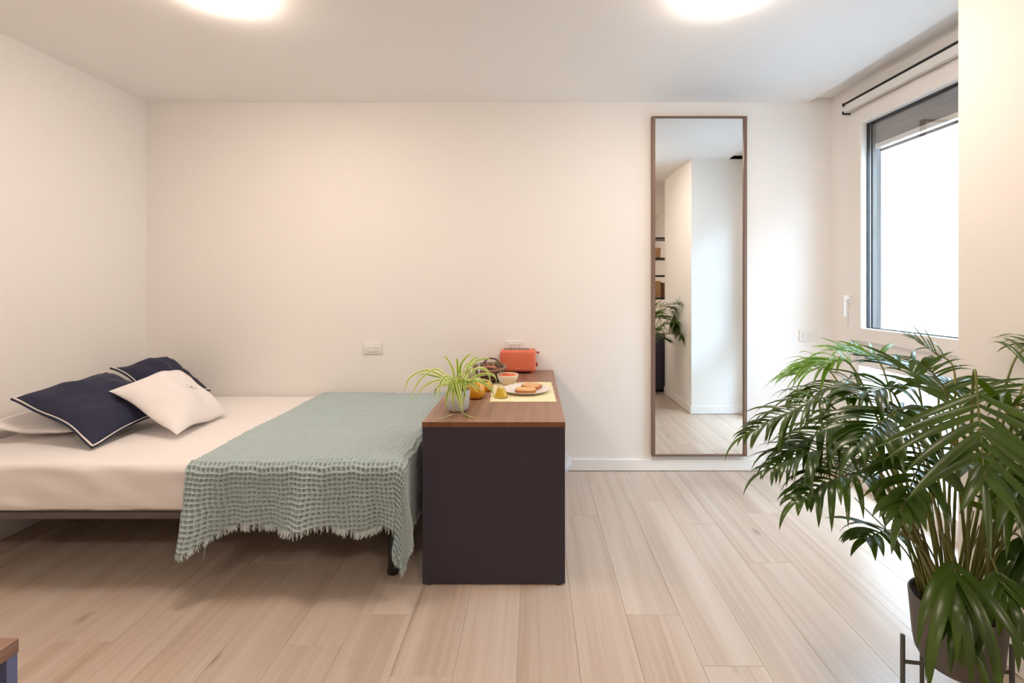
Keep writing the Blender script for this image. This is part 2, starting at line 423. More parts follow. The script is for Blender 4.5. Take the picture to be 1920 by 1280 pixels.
# portals so that daylight is sampled through the openings
def portal(t0, t1, z0, z1):
    d = bpy.data.lights.new('window_portal', 'AREA'); d.shape = 'RECTANGLE'; d.size = t1 - t0; d.size_y = z1 - z0
    d.cycles.is_portal = True
    o = bpy.data.objects.new('window_portal', d); C.objects.link(o); o.location = W((t0 + t1) / 2, .15, (z0 + z1) / 2)
    o.rotation_euler = (-wn).to_track_quat('-Z', 'Y').to_euler()
portal(T0, T1, .05, .9); portal(T0, T1, .97, 2.53)

# outside
st('courtyard_ground', box(XC + .7, 30, -16, 26, -.4, -.15), M_extg)
st('wall_opposite', box(7.5, 7.8, -12, 26, -.15, 5.4), M_extw)

# ---------------------------------------------------------------- mirror
mr = empty('wall_mirror', (1.21, 3.31, .116), 'tall narrow wall mirror in a thin taupe frame beside the window', 'mirror')
mx0, mx1, mz0, mz1 = .862, 1.552, .116, 2.588; my0, my1 = D - .035, D - .002
obj('frame', join(box(mx0, mx0 + .024, my0, my1, mz0, mz1, .002), box(mx1 - .024, mx1, my0, my1, mz0, mz1, .002),
                  box(mx0 + .024, mx1 - .024, my0, my1, mz1 - .014, mz1, .002), box(mx0 + .024, mx1 - .024, my0, my1, mz0, mz0 + .014, .002)), M_mframe, mr)
mcx = (mx0 + mx1) / 2
obj('mirror_glass', xf(box(mx0 + .012 - mcx, mx1 - .012 - mcx, -.004, .004, mz0 + .008, mz1 - .008), Matrix.Translation((mcx, D - .022, 0)) @ Matrix.Rotation(.0053, 4, 'Z')), M_mirror, mr)

# ---------------------------------------------------------------- sockets
def socket(cx, cz, label, nmod, wdt=.138, hgt=.080):
    e = empty('wall_socket', (cx, D, cz), label, 'socket')
    obj('cover_plate', box(cx - wdt / 2, cx + wdt / 2, D - .010, D, cz - hgt / 2, cz + hgt / 2, .003), M_white, e)
    obj('inner_frame', box(cx - wdt * .33, cx + wdt * .33, D - .013, D - .008, cz - hgt * .29, cz + hgt * .29, .001), M_white, e)
    for i in range(nmod):
        m = cx + (i - (nmod - 1) / 2) * wdt * .21
        md = obj('module', box(m - wdt * .095, m + wdt * .095, D - .017, D - .012, cz - hgt * .26, cz + hgt * .26, .0015), M_white, e)
        if label.startswith('white socket'):
            for q in (-.012, 0, .012):
                vf = lathe([(.0028, -.001), (.0028, .001)], 8)
                obj('pin_hole', xf(vf, Matrix.Translation((m, D - .017, cz + q)) @ Matrix.Rotation(math.pi / 2, 4, 'X')), M_hole, md)
    return e
socket((699.5 - 1000) / 255.6, HZ - (653 - 537) / 255.6, 'white three-module switch plate on the wall above the bed', 3)
socket((965.5 - 1000) / 255.6, HZ - (649 - 537) / 255.6, 'white socket plate on the wall right behind the toaster', 3)
socket((1515 - 1000) / 255.6, HZ - (628.5 - 537) / 255.6, 'faint white outlet plate between mirror and window', 3)

# ---------------------------------------------------------------- ceiling lamps
def lamp(x, y, label):
    e = empty('ceiling_lamp', (x, y, ZC), label, 'lamp')
    obj('base_ring', lathe([(.19, -.006), (.19, 0)], 48, (x, y, ZC)), M_white, e, True)
    prof = [(0.0001, -.050), (.06, -.049), (.11, -.045), (.155, -.037), (.185, -.024), (.197, -.006)]
    o = obj('diffuser', lathe(prof, 48, (x, y, ZC)), M_lamp, e, True)
    return e
lamp(-1.43, 2.03, 'glowing round dome ceiling lamp above the bed')
lamp(.87, 2.02, 'glowing round dome ceiling lamp on the mirror side of the room')
for x in (-1.43, .87): lamp(x, -.7, 'unseen fill lamp added behind the camera, ' + ('bed side' if x < 0 else 'window side'))  # extra pair out of view, added to fill the room light evenly

# ---------------------------------------------------------------- main desk
dx0, dx1, dy0, dy1, dz = -.5024, .1445, 2.056, D - .003, .738
desk = empty('desk', ((dx0 + dx1) / 2, dy0, 0), 'long desk with a walnut top and dark aubergine end panel at the bed foot', 'desk')
def shell(n, vf, m, p): return obj(n, vf, m, p)
tp = obj('desktop', box(dx0, dx1, dy0 + .001, dy1, dz - .023, dz), M_walnut, desk)
obj('front_edge_band', box(dx0, dx1, dy0 - .001, dy0 + .001, dz - .023, dz - .0005), M_walnut_e, tp)
obj('end_panel', box(dx0 + .001, dx1 - .001, dy0 + .001, dy0 + .026, .008, dz - .023, .001), M_auber, desk)
obj('end_panel', box(dx0 + .001, dx1 - .001, dy1 - .03, dy1 - .005, .008, dz - .023, .001), M_auber, desk)
obj('modesty_shade_panel', box(dx0 + .012, dx0 + .030, dy0 + .026, dy1 - .03, .03, dz - .023, .001), M_auber, desk)  # unseen panel, carried down almost to the floor to block light under the bed
for (x, y) in ((dx0 + .03, dy0 + .013), (dx1 - .03, dy0 + .013), (dx0 + .03, dy1 - .017), (dx1 - .03, dy1 - .017)):
    obj('foot', lathe([(.01, 0), (.01, .009)], 12, (x, y, 0)), M_black, desk)

# near desk in the lower left corner (only its far right corner is in view)
nx, ny = -.904, .80
nd = empty('desk', (nx - .3, 0, 0), 'second walnut-topped desk with slate blue side, cut off at lower left corner', 'desk')
obj('desktop', box(nx - .65, nx, ny - 1.3, ny, .708, .733, .001), M_walnut, nd)
obj('end_panel', box(nx - .649, nx - .001, ny - .018, ny - .001, .008, .708, .001), M_blue, nd)
obj('end_panel', box(nx - .649, nx - .012, ny - 1.28, ny - 1.255, .0, .708, .001), M_blue, nd)
obj('side_panel', box(nx - .030, nx - .012, ny - 1.255, ny - .03, .05, .708, .001), M_blue, nd)

# stool tucked under the desk
s_ = empty('stool', (.02, 2.45, 0), 'pale grey round stool tucked under the walnut desk, only its rim showing', 'stool')
obj('seat', lathe([(.0001, .37), (.15, .372), (.178, .385), (.185, .405), (.18, .425), (.16, .432), (.0001, .428)], 40, (.02, 2.45, 0)), M_stool, s_, True)
for a in (45, 135, 225, 315):
    a = math.radians(a); c, n = math.cos(a), math.sin(a)
    obj('leg', tube([(.02 + .12 * c, 2.45 + .12 * n, .375), (.02 + .19 * c, 2.45 + .19 * n, 0.0)], .011, 10), M_stool, s_, True)

# ---------------------------------------------------------------- bed
bx0, bx1, by0, by1 = XL + .03, -.615, 2.035, D - .026
bed = empty('bed_frame', (-1.7, 2.65, 0), 'low dark steel bed frame carrying the white mattress', 'bed')
obj('side_rail', box(bx0, bx1, by0 + .02, by0 + .05, .300, .331, .003), M_bedframe, bed)
obj('side_rail', box(bx0, bx1, by1 - .05, by1 - .02, .300, .331, .003), M_bedframe, bed)
obj('end_rail', box(bx1 - .03, bx1, by0 + .05, by1 - .05, .300, .331, .003), M_bedframe, bed)
obj('end_rail', box(bx0, bx0 + .03, by0 + .05, by1 - .05, .300, .331, .003), M_bedframe, bed)
for i in range(14):
    x = bx0 + .12 + i * (bx1 - bx0 - .24) / 13
    obj('slat', box(x - .03, x + .03, by0 + .05, by1 - .05, .318, .328), M_bedframe, bed)
for (x, y) in ((bx1 - .045, by0 + .12), (bx1 - .045, by1 - .12), (bx0 + .06, by0 + .75), (bx0 + .06, by1 - .12)):
    obj('leg', lathe([(.030, 0), (.032, .01), (.027, .03), (.024, .302)], 20, (x, y, 0)), M_black, bed, True)
mt = empty('mattress', (-1.7, 2.65, .331), 'thick mattress under a cream white fitted sheet', 'mattress')
obj('mattress_base', rbox(bx0 + .016, bx1 - .016, by0 + .014, by1 - .014, .331, .40, .02, .3), M_mattress, mt, True)
def sheet_disp(v, n):
    side = 1 - abs(n.z)
    a = noise.noise(Vector((v.x * 2.2, v.y * 2.5, v.z * 3))) * .005
    b = noise.noise(Vector((v.x * 6 + v.z * 9, v.y * 3, v.z * 7 - v.x * 3 + 4))) * .012 * (.2 + side)
    low = max(0, (.45 - v.z) / .1)
    c = abs(noise.noise(Vector((v.x * 9 + v.z * 16, 3, v.z * 22)))) * .022 * min(low, 1.2) * side
    d = Vector((n.x, n.y, n.z)) * (a + b + c)
    if v.z < .36: d.z += .003 * noise.noise(Vector((v.x * 3, 1, 1))) + (.012 if v.x < -2.4 else 0) * 0
    return d
obj('fitted_sheet', rbox(bx0, bx1, by0, by1, .340, .556, .035, .02, sheet_disp), M_sheet, mt, True)

# ---- pillows
def pillow(corners, th, n=36, pinch=.07, wr=.004, seed=0, flat=2.2, soft=.03):
    A, B, Cc, Dd = [Vector(c) for c in corners]     # around the pillow
    nrm = (B - A).cross(Dd - A).normalized()
    if nrm.z < 0: nrm = -nrm; 
    def pt(u, v, s):
        uu = u * (1 - pinch * (1 - v * v)) if True else u
        vv = v * (1 - pinch * (1 - u * u))
        a, b = (uu + 1) / 2, (vv + 1) / 2
        p = nrm * (noise.noise(Vector((u * 1.3 + seed, v * 1.3, 7.7))) * soft) + A * (1 - a) * (1 - b) + B * a * (1 - b) + Cc * a * b + Dd * (1 - a) * b
        hgt = th / 2 * (max(0, (1 - abs(u) ** flat) * (1 - abs(v) ** flat))) ** .55
        w1 = noise.noise(Vector((u * 3 + seed, v * 3, s))) * wr * 1.6 + noise.noise(Vector((u * 9 + seed, v * 7, s + 5))) * wr * .6
        e = (1 - u ** 4) * (1 - v ** 4)
        return p + nrm * (s * hgt + w1 * e * 2 if s > 0 else s * hgt * .75 + w1 * e)
    V = []; Fc = []
    for s in (1, -1):
        for i in range(n + 1):
            for j in range(n + 1):
                V.append(pt(math.sin((i / n * 2 - 1) * math.pi / 2), math.sin((j / n * 2 - 1) * math.pi / 2), s))
    m = (n + 1) ** 2
    for i in range(n):
        for j in range(n):
            a = i * (n + 1) + j
            Fc.append((a, a + n + 1, a + n + 2, a + 1)); Fc.append((m + a, m + a + 1, m + a + n + 2, m + a + n + 1))
    rim = [pt(math.sin((i / n * 2 - 1) * math.pi / 2), -1, 1) for i in range(n)] + [pt(1, math.sin((i / n * 2 - 1) * math.pi / 2), 1) for i in range(n)] + \
          [pt(math.sin((1 - i / n * 2) * math.pi / 2), 1, 1) for i in range(n)] + [pt(-1, math.sin((1 - i / n * 2) * math.pi / 2), 1) for i in range(n)]
    return (V, Fc), rim, pt, nrm
def add_pillow(name, corners, th, m, label, piping=False, **kw):
    vf, rim, pt, nrm = pillow(corners, th, **kw)
    o0 = org(None)
    c = sum((Vector(q) for q in corners), Vector()) / 4
    e = empty(name, (c.x, c.y, .56), label, 'pillow')
    o = obj('cover', vf, m, e, True)
    bm = bmesh.new(); bm.from_mesh(o.data); bmesh.ops.remove_doubles(bm, verts=bm.verts, dist=.0004)
    bmesh.ops.recalc_face_normals(bm, faces=bm.faces); bm.to_mesh(o.data); bm.free()
    if piping:
        obj('flange', tube([p - nrm * .001 for p in rim], .0065, 6, True), M_navy, e, True)
        cen = sum(rim, Vector()) / len(rim)
        obj('piping', tube([p + nrm * .0058 + (cen - p).normalized() * .003 for p in rim], .0042, 6, True), M_piping, e, True)
    return e, pt, nrm
add_pillow('pillow', [(-2.80, 2.25, .635), (-2.36, 2.34, .615), (-2.36, 3.0, .615), (-2.80, 3.0, .635)], .12, M_pillow,
           'white sleeping pillow lying under the front navy cushion by the left wall', seed=3, wr=.006, pinch=.03)
n1 = [P(23, 745, 2.30), P(200, 693, 2.78), (-2.11, 2.70, .625), P(173, 836, 2.20)]
n1[3] = Vector(n1[3])
add_pillow('throw_pillow', n1, .19, M_navy, 'large navy blue cushion with cream piping leaning at the left bed end', True, seed=9, pinch=.09, wr=.006)
n2 = [P(208, 690, 2.85), P(314, 667, 3.24), (-2.30, 3.24, .62), (-2.26, 2.82, .62)]
add_pillow('throw_pillow', n2, .16, M_navy, 'navy blue cushion behind the white one, nearest the far wall', True, seed=21, pinch=.07, wr=.006)
wp = [P(205, 728, 2.46), P(334, 692, 2.84), P(428, 770, 2.78), P(332, 814, 2.34)]
e, pt, nrm = add_pillow('throw_pillow', wp, .155, M_pillow, 'white square cushion with a small embroidered sprig, resting on the navy ones', seed=33, pinch=.06, wr=.005)
# embroidered sprig
ev = []
for (u, v, r) in ((.50, .02, .007), (.44, -.04, .004), (.56, -.03, .004), (.40, .05, .004), (.60, .07, .004), (.50, .10, .006), (.47, -.12, .004), (.57, .14, .004)):
    c = pt(u, v, 1) + nrm * .0012
    ev.append(xf(lathe([(r * .55, -.001), (r, 0), (r * .4, .0012)], 8), Matrix.Translation(c) @ nrm.to_track_quat('Z', 'Y').to_matrix().to_4x4()))
obj('embroidered_sprig', join(*ev), M_embro, e)

# ---------------------------------------------------------------- waffle throw
def throw():
    xe, yf, zt = bx1 + .012, by0 - .012, .568       # foot edge, front edge, top height
    x_left = -1.515; over = .345; front = .315
    cell = .0205; q = 8; step = cell / q
    nu = int((xe - x_left + over) / step); nv = int((by1 - yf - .004 + front) / step)
    a = np.linspace(0, xe - x_left + over, nu + 1)[:, None] + np.zeros((1, nv + 1))
    b0 = np.linspace(0, 1, nv + 1)[None, :] + np.zeros((nu + 1, 1))
    x_rel = a / (xe - x_left)
    Lf = front + .055 * np.exp(-((x_rel - 0) / .10) ** 2) - .03 * np.sin(np.clip(x_rel, 0, 1) * math.pi) + .012 * np.sin(a * 19) + .035 * np.clip(x_rel - .95, 0, 1)
    top = by1 - yf - .004
    b = b0 * (top + Lf)
    # waffle displacement in cloth coordinates
    wa = a + .0035 * np.sin(b * 31 + 2 * np.sin(a * 9)) + .002 * np.sin(b * 83)
    wb = b + .0035 * np.sin(a * 27 + 1.5 * np.sin(b * 11)) + .002 * np.sin(a * 71)
    ca = np.abs(np.sin(math.pi * wa / cell)); cb = np.abs(np.sin(math.pi * wb / cell))
    wf = 1 - (np.minimum(ca, cb)) ** .75
    wf = .011 - (ca * cb) ** 2.2 * .019 + .0035 * (1 - np.minimum(ca, cb))
    da = a - (xe - x_left); db = b - top
    X = x_left + np.minimum(a, xe - x_left); Y = (by1 - .004) - np.minimum(b, top); Z = np.full_like(a, zt)
    NX = np.zeros_like(a); NY = np.zeros_like(a); NZ = np.ones_like(a)
    R = .03
    def fold(d):     # quarter-round over an edge then straight down: outward, drop, angle
        th = np.clip(d / R, 0, math.pi / 2)
        return R * np.sin(th), R * (1 - np.cos(th)) + np.maximum(d - R * math.pi / 2, 0), th
    pa, pb = np.maximum(da, 0), np.maximum(db, 0)
    rr = np.sqrt(pa ** 2 + pb ** 2); out, drop, th = fold(rr)
    ang = np.arctan2(pa, np.maximum(pb, 1e-9)); ang = np.where(rr > 0, ang, 0)
    ox, oy = np.sin(ang), np.cos(ang)
    corner = np.clip(np.minimum(pa, pb) / .10, 0, 1)
    # hanging folds
    hang = np.clip(rr - R, 0, 1)
    wav = hang * (.12 * np.sin(a * 12.5 + 1.2) + .07 * np.sin(a * 27 + 2.0 + 3 * b) + .02 * np.sin(a * 51)) * (1 - corner) * (pa <= 0)
    wav = wav + hang * .04 * (pa > 0) * (1 - corner) * 0
    bulge = corner * hang * .14 * (1 + .6 * np.sin(ang * 5))
    o_tot = out * (1 - .0) + wav + bulge
    sq = .62                                  # keep the foot side clear of the desk
    X = X + ox * np.minimum(o_tot, .055) + 0 * sq
    Y = Y - oy * o_tot - (1 - oy) * corner * .02
    # sway of the corner strip toward the desk
    X = X - corner * hang * .04 * np.sin(ang * 3.2)
    Z = Z - drop
    th2 = th
    NX = ox * np.sin(th2); NY = -oy * np.sin(th2); NZ = np.cos(th2)
    # softness on top
    soft = (.0035 * np.sin(a * 7 + b * 3) + .003 * np.sin(b * 9 - a * 4)) * (rr <= 0)
    X = X + NX * wf; Y = Y + NY * wf; Z = Z + NZ * wf + soft
    Pp = np.stack([X, Y, Z], -1)
    idx = np.arange((nu + 1) * (nv + 1)).reshape(nu + 1, nv + 1)
    fc = np.stack([idx[:-1, :-1], idx[:-1, 1:], idx[1:, 1:], idx[1:, :-1]], -1).reshape(-1, 4)
    root = empty('throw_blanket', (-1.05, 2.03, .56), 'sage green waffle-knit throw with a fringed hem over the bed foot', 'blanket')
    o = org(root)
    me = bpy.data.meshes.new('waffle_cloth')
    me.vertices.add(Pp.size // 3); me.vertices.foreach_set('co', (Pp.reshape(-1, 3) - np.array([o.x, o.y, o.z])).ravel())
    me.loops.add(fc.size); me.polygons.add(len(fc))
    me.loops.foreach_set('vertex_index', fc.ravel().astype(np.int32))
    me.polygons.foreach_set('loop_start', (np.arange(len(fc)) * 4).astype(np.int32))
    me.update(calc_edges=True); me.validate()
    link('waffle_cloth', me, M_throw, root, True)
    # fringe along the front hem and the foot hem
    rg = random.Random(2); V, Fc = [], []
    def strand(p, dn, side, ln, wd_):
        n = len(V); p = Vector(p)
        s = side * wd_ / 2; m = p + dn * ln * .55 + Vector((rg.uniform(-1, 1), rg.uniform(-1, 1), 0)) * .0025
        t = p + dn * ln + Vector((rg.uniform(-1, 1), rg.uniform(-1, 1), 0)) * .005
        V.extend([tuple(p - s), tuple(p + s), tuple(m + s * .9), tuple(m - s * .9), tuple(t + s * .35), tuple(t - s * .35)])
        Fc.extend([(n, n + 1, n + 2, n + 3), (n + 3, n + 2, n + 4, n + 5)])
    for i in range(0, nu, 1):
        p, q_, i_ = Pp[i, -1], Pp[min(i + 1, nu), -1], Pp[i, -4]
        dn = Vector(p - i_); dn = dn.normalized() if dn.length > 1e-6 else Vector((0, 0, -1))
        dn = (dn + Vector((0, 0, -1.2))).normalized()
        sd = Vector(q_ - p); sd = sd.normalized() if sd.length > 1e-6 else Vector((1, 0, 0))
        strand(p, dn, sd, rg.uniform(.020, .032), .0050)
    for j in range(int(nv * .1), nv, 1):
        p, q_, i_ = Pp[-1, j], Pp[-1, j + 1], Pp[-4, j]
        dn = (Vector(p - i_).normalized() + Vector((0, 0, -.8))).normalized()
        sd = Vector(q_ - p); sd = sd.normalized() if sd.length > 1e-6 else Vector((0, 1, 0))
        strand(p, dn, sd, rg.uniform(.016, .024), .0050)
    fr = obj('fringe', (V, Fc), M_fringe, root); fr['kind'] = 'stuff'
    i = int(nu * .075); p = Vector(Pp[i, -1])
    obj('loose_thread', tube(spline([p, p + Vector((.003, 0, -.03)), p + Vector((-.002, -.002, -.075))], 6), .0009, 4), M_fringe, root)
throw()

# ---------------------------------------------------------------- things on the desk
DZ = dz
# spider plant
pc = Vector((-.372, 2.255, DZ))
sp = empty('spider_plant', pc, 'variegated spider plant in a pale grey pot near the front of the desk', 'potted plant')
obj('pot', lathe([(.0001, .0005), (.040, .0005), (.048, .006), (.0525, .018), (.055, .045), (.057, .104), (.0545, .104), (.0525, .088), (.0001, .088)], 40, pc), M_potw, sp, True)
obj('soil', lathe([(.0001, .094), (.03, .093), (.0525, .089)], 24, pc), M_soil, sp, True)
rg = random.Random(11)
def strap(pts, wmax, name, parent, mats, n=12, fold=.25, tw=0):
    """arching variegated leaf: 4 verts across, cream margins"""
    sp_ = spline(pts, n); V, Fc, ix = [], [], []
    for i, p in enumerate(sp_):
        t = i / n; a = sp_[max(i - 1, 0)]; b = sp_[min(i + 1, n)]
        tg = (b - a).normalized(); sd = tg.cross(Vector((0, 0, 1)))
        if sd.length < .15: sd = tg.cross(Vector((0, 1, .2)))
        sd.normalize(); sd = Matrix.Rotation(tw, 3, tg) @ sd
        nm = sd.cross(tg).normalized()
        w_ = wmax * (min(1, .55 + t * 2)) * max(.04, (1 - t ** 4)) / 2
        for c, l in ((-1, fold), (-.45, 0), (.45, 0), (1, fold)): V.append(tuple(p + sd * w_ * c + nm * w_ * l))
        if i:
            o = 4 * (i - 1)
            for c in range(3): Fc.append((o + c, o + c + 1, o + c + 5, o + c + 4)); ix.append(1 if c != 1 else 0)
    return obj(name, (V, Fc), mats, parent, True, ix)
base = pc + Vector((0, 0, .092))
LV = [  # apex px, tip px, depth of apex, depth of tip
    ((800, 694), (757, 735), 2.25, 2.22), ((815, 692), (768, 756), 2.20, 2.16), ((822, 712), (777, 752), 2.15, 2.10), ((818, 706), (779, 711), 2.30, 2.32),
    ((836, 705), (822, 750), 2.12, 2.08), ((828, 722), (815, 745), 2.28, 2.25), ((848, 690), (829, 670), 2.30, 2.35), ((858, 690), (856, 676), 2.28, 2.30),
    ((865, 682), (890, 670), 2.3, 2.36), ((880, 682), (900, 677), 2.35, 2.45), ((893, 677), (930, 690), 2.30, 2.36), ((896, 690), (920, 718), 2.22, 2.20),
    ((878, 690), (893, 722), 2.15, 2.12), ((905, 702), (932, 720), 2.22, 2.22), ((898, 715), (929, 752), 2.18, 2.16), ((888, 712), (905, 722), 2.30, 2.34),
    ((866, 700), (875, 735), 2.14, 2.12), ((872, 722), (868, 762), 2.13, 2.13), ((843, 725), (836, 779), 2.17, 2.125), ((850, 727), (851, 776), 2.17, 2.125),
    ((858, 722), (869, 777), 2.16, 2.11), ((852, 724), (867, 776), 2.17, 2.12), ((845, 715), (825, 735), 2.15, 2.12), ((905, 712), (925, 738), 2.30, 2.30),
    ((868, 695), (880, 688), 2.2, 2.2), ((842, 712), (820, 728), 2.35, 2.38), ((870, 712), (886, 735), 2.32, 2.36), ((860, 705), (862, 730), 2.36, 2.40)]
for i, (A, T, ya, yt) in enumerate(LV):
    a, t = P(*A, ya), P(*T, yt)
    if t.z < DZ + .004 and t.x > dx0: t.z = DZ + .004
    b = base + Vector((rg.uniform(-1, 1), rg.uniform(-1, 1), 0)) * .018
    m1 = b.lerp(a, .5) + Vector((0, 0, .02))
    m2 = a.lerp(t, .5); m2 += (m2 - base) * .12 + Vector((0, 0, .012))
    strap([b, m1, a, m2, t], rg.uniform(.014, .019), 'leaf', sp, [M_sp_g, M_sp_c], tw=rg.uniform(.5, 1.0) * max(-1, min(1, (t.x - b.x) * 12)))
for i in range(16):       # crown of shorter upright leaves
    an = rg.uniform(0, 2 * math.pi); r1 = rg.uniform(.06, .12); hh = rg.uniform(.035, .065)
    d = Vector((math.cos(an), math.sin(an), 0))
    strap([base + d * .008, base + d * r1 * .4 + Vector((0, 0, hh)), base + d * r1 + Vector((0, 0, hh * .9)), base + d * r1 * 1.5 + Vector((0, 0, hh * .35))],
          rg.uniform(.011, .016), 'leaf', sp, [M_sp_g, M_sp_c], tw=rg.uniform(-.5, .5))
# two leaves trailing on the wood
strap([Vector(Pz(869, 776, DZ + .003)), Vector(Pz(880, 781, DZ + .005)), Vector(Pz(897, 784, DZ + .003))], .011, 'leaf', sp, [M_sp_g, M_sp_c])
strap([Vector(Pz(851, 776, DZ + .003)), Vector(Pz(838, 781, DZ + .005)), Vector(Pz(817, 785, DZ + .003))], .008, 'leaf', sp, [M_sp_g, M_sp_c])

# carafe with orange juice
jc = Vector((-.318, 2.50, DZ))
ja = empty('juice_carafe', jc, 'round glass carafe of orange juice behind the spider plant', 'carafe')
gp = [(.0001, 0), (.038, 0), (.050, .012), (.055, .034), (.052, .058), (.040, .082), (.029, .102), (.0265, .13), (.028, .195), (.031, .212)]
obj('glass_body', lathe(gp, 36, jc), M_glass, ja, True).data
o = obj('juice', lathe([(.0001, .002), (.037, .003), (.049, .014), (.0535, .034), (.0508, .058), (.0385, .082), (.029, .098), (.0001, .0985)], 36, jc), M_juice, ja, True)
jg = empty('juice_glass', (-.287, 2.64, DZ), 'small glass of orange juice just right of the carafe', 'glass')
jp = Vector((-.268, 2.66, DZ))
obj('tumbler', lathe([(.0001, 0), (.022, 0), (.027, .07)], 24, jp), M_glass, jg, True)
obj('juice', lathe([(.0001, .002), (.021, .003), (.025, .048), (.0001, .0485)], 24, jp), M_juice, jg, True)

# wicker basket with a loaf
bc = Vector((-.292, 2.98, DZ)); bk = empty('wicker_basket', bc, 'dark oval wicker bread basket beside the toaster', 'basket')
def ring(r, z, k, seg=72, tr=.0045, amp=.003, sy=1.45, lean=0):
    return tube([(bc.x + (r + amp * math.cos(j / seg * 2 * math.pi * 18 + k * math.pi)) * math.cos(j / seg * 2 * math.pi),
                  bc.y + (r + amp * math.cos(j / seg * 2 * math.pi * 18 + k * math.pi)) * math.sin(j / seg * 2 * math.pi) * sy,
                  bc.z + z + lean * math.sin(j / seg * 2 * math.pi)) for j in range(seg)], tr, 6, True)
obj('woven_wall', join(*[ring(.070 + .034 * (i / 8) ** .8, .006 + i * .0088, i) for i in range(9)], lathe([(.0001, .002), (.072, .002), (.072, .006), (.0001, .006)], 24, bc, 1, 1.45)), M_wicker, bk, True)
obj('rim', join(ring(.106, .082, 0, tr=.0055, amp=.001), ring(.109, .089, 1, tr=.005, amp=.002)), M_wicker_w, bk, True)
for j in range(18):
    a = j / 18 * 2 * math.pi
    obj('rib', tube([(bc.x + r * math.cos(a), bc.y + r * math.sin(a) * 1.45, bc.z + z) for r, z in ((.070, .004), (.086, .025), (.097, .05), (.105, .082))], .0035, 5), M_wicker_w, bk, True)
for ys, up_ in ((1, .022), (-1, .012)):
    pts = spline([bc + Vector((-.05 * ys, ys * .135, .088)), bc + Vector((-.02, ys * .155, .092 + up_)), bc + Vector((.03, ys * .15, .092 + up_)), bc + Vector((.065, ys * .12, .088))], 14)
    obj('handle', tube(pts, .006, 7), M_wicker, bk, True)
def loaf_disp(v, n): return n * (noise.noise(v * 22) * .006)
V, Fc = rbox(-.055, .055, -.095, .095, 0, .075, .036, .012, loaf_disp)
obj_l = obj('bread_loaf', ([(x + bc.x, y + bc.y, z + bc.z + .009) for x, y, z in V], Fc), M_terra, None, True)
tag(obj_l, 'reddish brown loaf lying in the wicker basket', 'bread')

# toaster
tx0, tx1, ty0, ty1, tz0, tz1 = -.2355, .0185, 3.185, 3.315, DZ + .012, DZ + .165
tc_ = empty('toaster', ((tx0 + tx1) / 2, 3.25, DZ), 'coral orange two-slot toaster against the wall at the desk end', 'toaster')
body = obj('housing', rbox(tx0, tx1, ty0, ty1, tz0, tz1, .022, .02), M_coral, tc_, True)
ym = (ty0 + ty1) / 2
for yy in (ym - .022, ym + .022):
    s0 = obj('slot_rim', join(box(tx0 + .03, tx1 - .05, yy - .014, yy - .010, tz1 - .002, tz1 + .0025), box(tx0 + .03, tx1 - .05, yy + .010, yy + .014, tz1 - .002, tz1 + .0025),
                       box(tx0 + .028, tx0 + .033, yy - .014, yy + .014, tz1 - .002, tz1 + .0025), box(tx1 - .053, tx1 - .048, yy - .014, yy + .014, tz1 - .002, tz1 + .0025)), M_chrome, tc_)
    obj('slot', box(tx0 + .033, tx1 - .053, yy - .010, yy + .010, tz1 - .004, tz1 + .0008), M_hole, s0)
obj('lever', join(box(tx1 - .002, tx1 + .012, ym - .006, ym + .006, tz1 - .026, tz1 - .018, .002), box(tx1 + .006, tx1 + .026, ym - .018, ym + .018, tz1 - .030, tz1 - .018, .004)), M_coral_d, tc_)
obj('browning_knob', xf(lathe([(.0001, 0), (.016, 0), (.014, .014), (.0001, .014)], 20), Matrix.Translation((tx1 - .001, ym, tz0 + .045)) @ Matrix.Rotation(math.pi / 2, 4, 'Y')), M_coral_d, tc_, True)
for x in (tx0 + .03, tx1 - .03):
    for y in (ty0 + .02, ty1 - .02): obj('foot', lathe([(.008, 0), (.010, .016)], 12, (x, y, DZ)), M_coral_d, tc_)
lt = []
for i in range(9):
    x = (tx0 + tx1) / 2 - .022 + i * .0042
    lt.append(box(x, x + (.0026 if i % 3 else .0016), ty0 - .0012, ty0 + .002, tz0 + .022, tz0 + .0255))
obj('lettering', join(*lt), mat('pale_print', (.78, .55, .48), .5), tc_)

# bowl
wc = Vector((-.160, 2.845, DZ)); bo = empty('bowl', wc, 'small cream bowl of chopped tomato behind the plate', 'bowl')
obj('bowl_body', lathe([(.0001, .0), (.030, 0), (.034, .004), (.052, .022), (.064, .046), (.068, .064), (.0655, .065), (.061, .048), (.049, .026), (.030, .010), (.0001, .008)], 40, wc), M_ceramic, bo, True)
rg2 = random.Random(5); tm = []
for i in range(46):
    a = rg2.uniform(0, 6.28); r = math.sqrt(rg2.random()) * .055; s = rg2.uniform(.006, .010)
    R_ = Matrix.Rotation(rg2.uniform(0, 3), 4, Vector((rg2.random(), rg2.random(), rg2.random() + .1)))
    tm.append(xf(box(-s, s, -s, s, -s * .7, s * .7, s * .4, 1), Matrix.Translation(wc + Vector((r * math.cos(a), r * math.sin(a), .054 + rg2.uniform(0, .012) * (1 - r / .055)))) @ R_))
to = obj('chopped_tomato', join(*tm, lathe([(.0001, .050), (.060, .048)], 20, wc)), M_tomato, None, True)
tag(to, 'chopped red tomato filling the small cream bowl', 'food', kind='stuff')

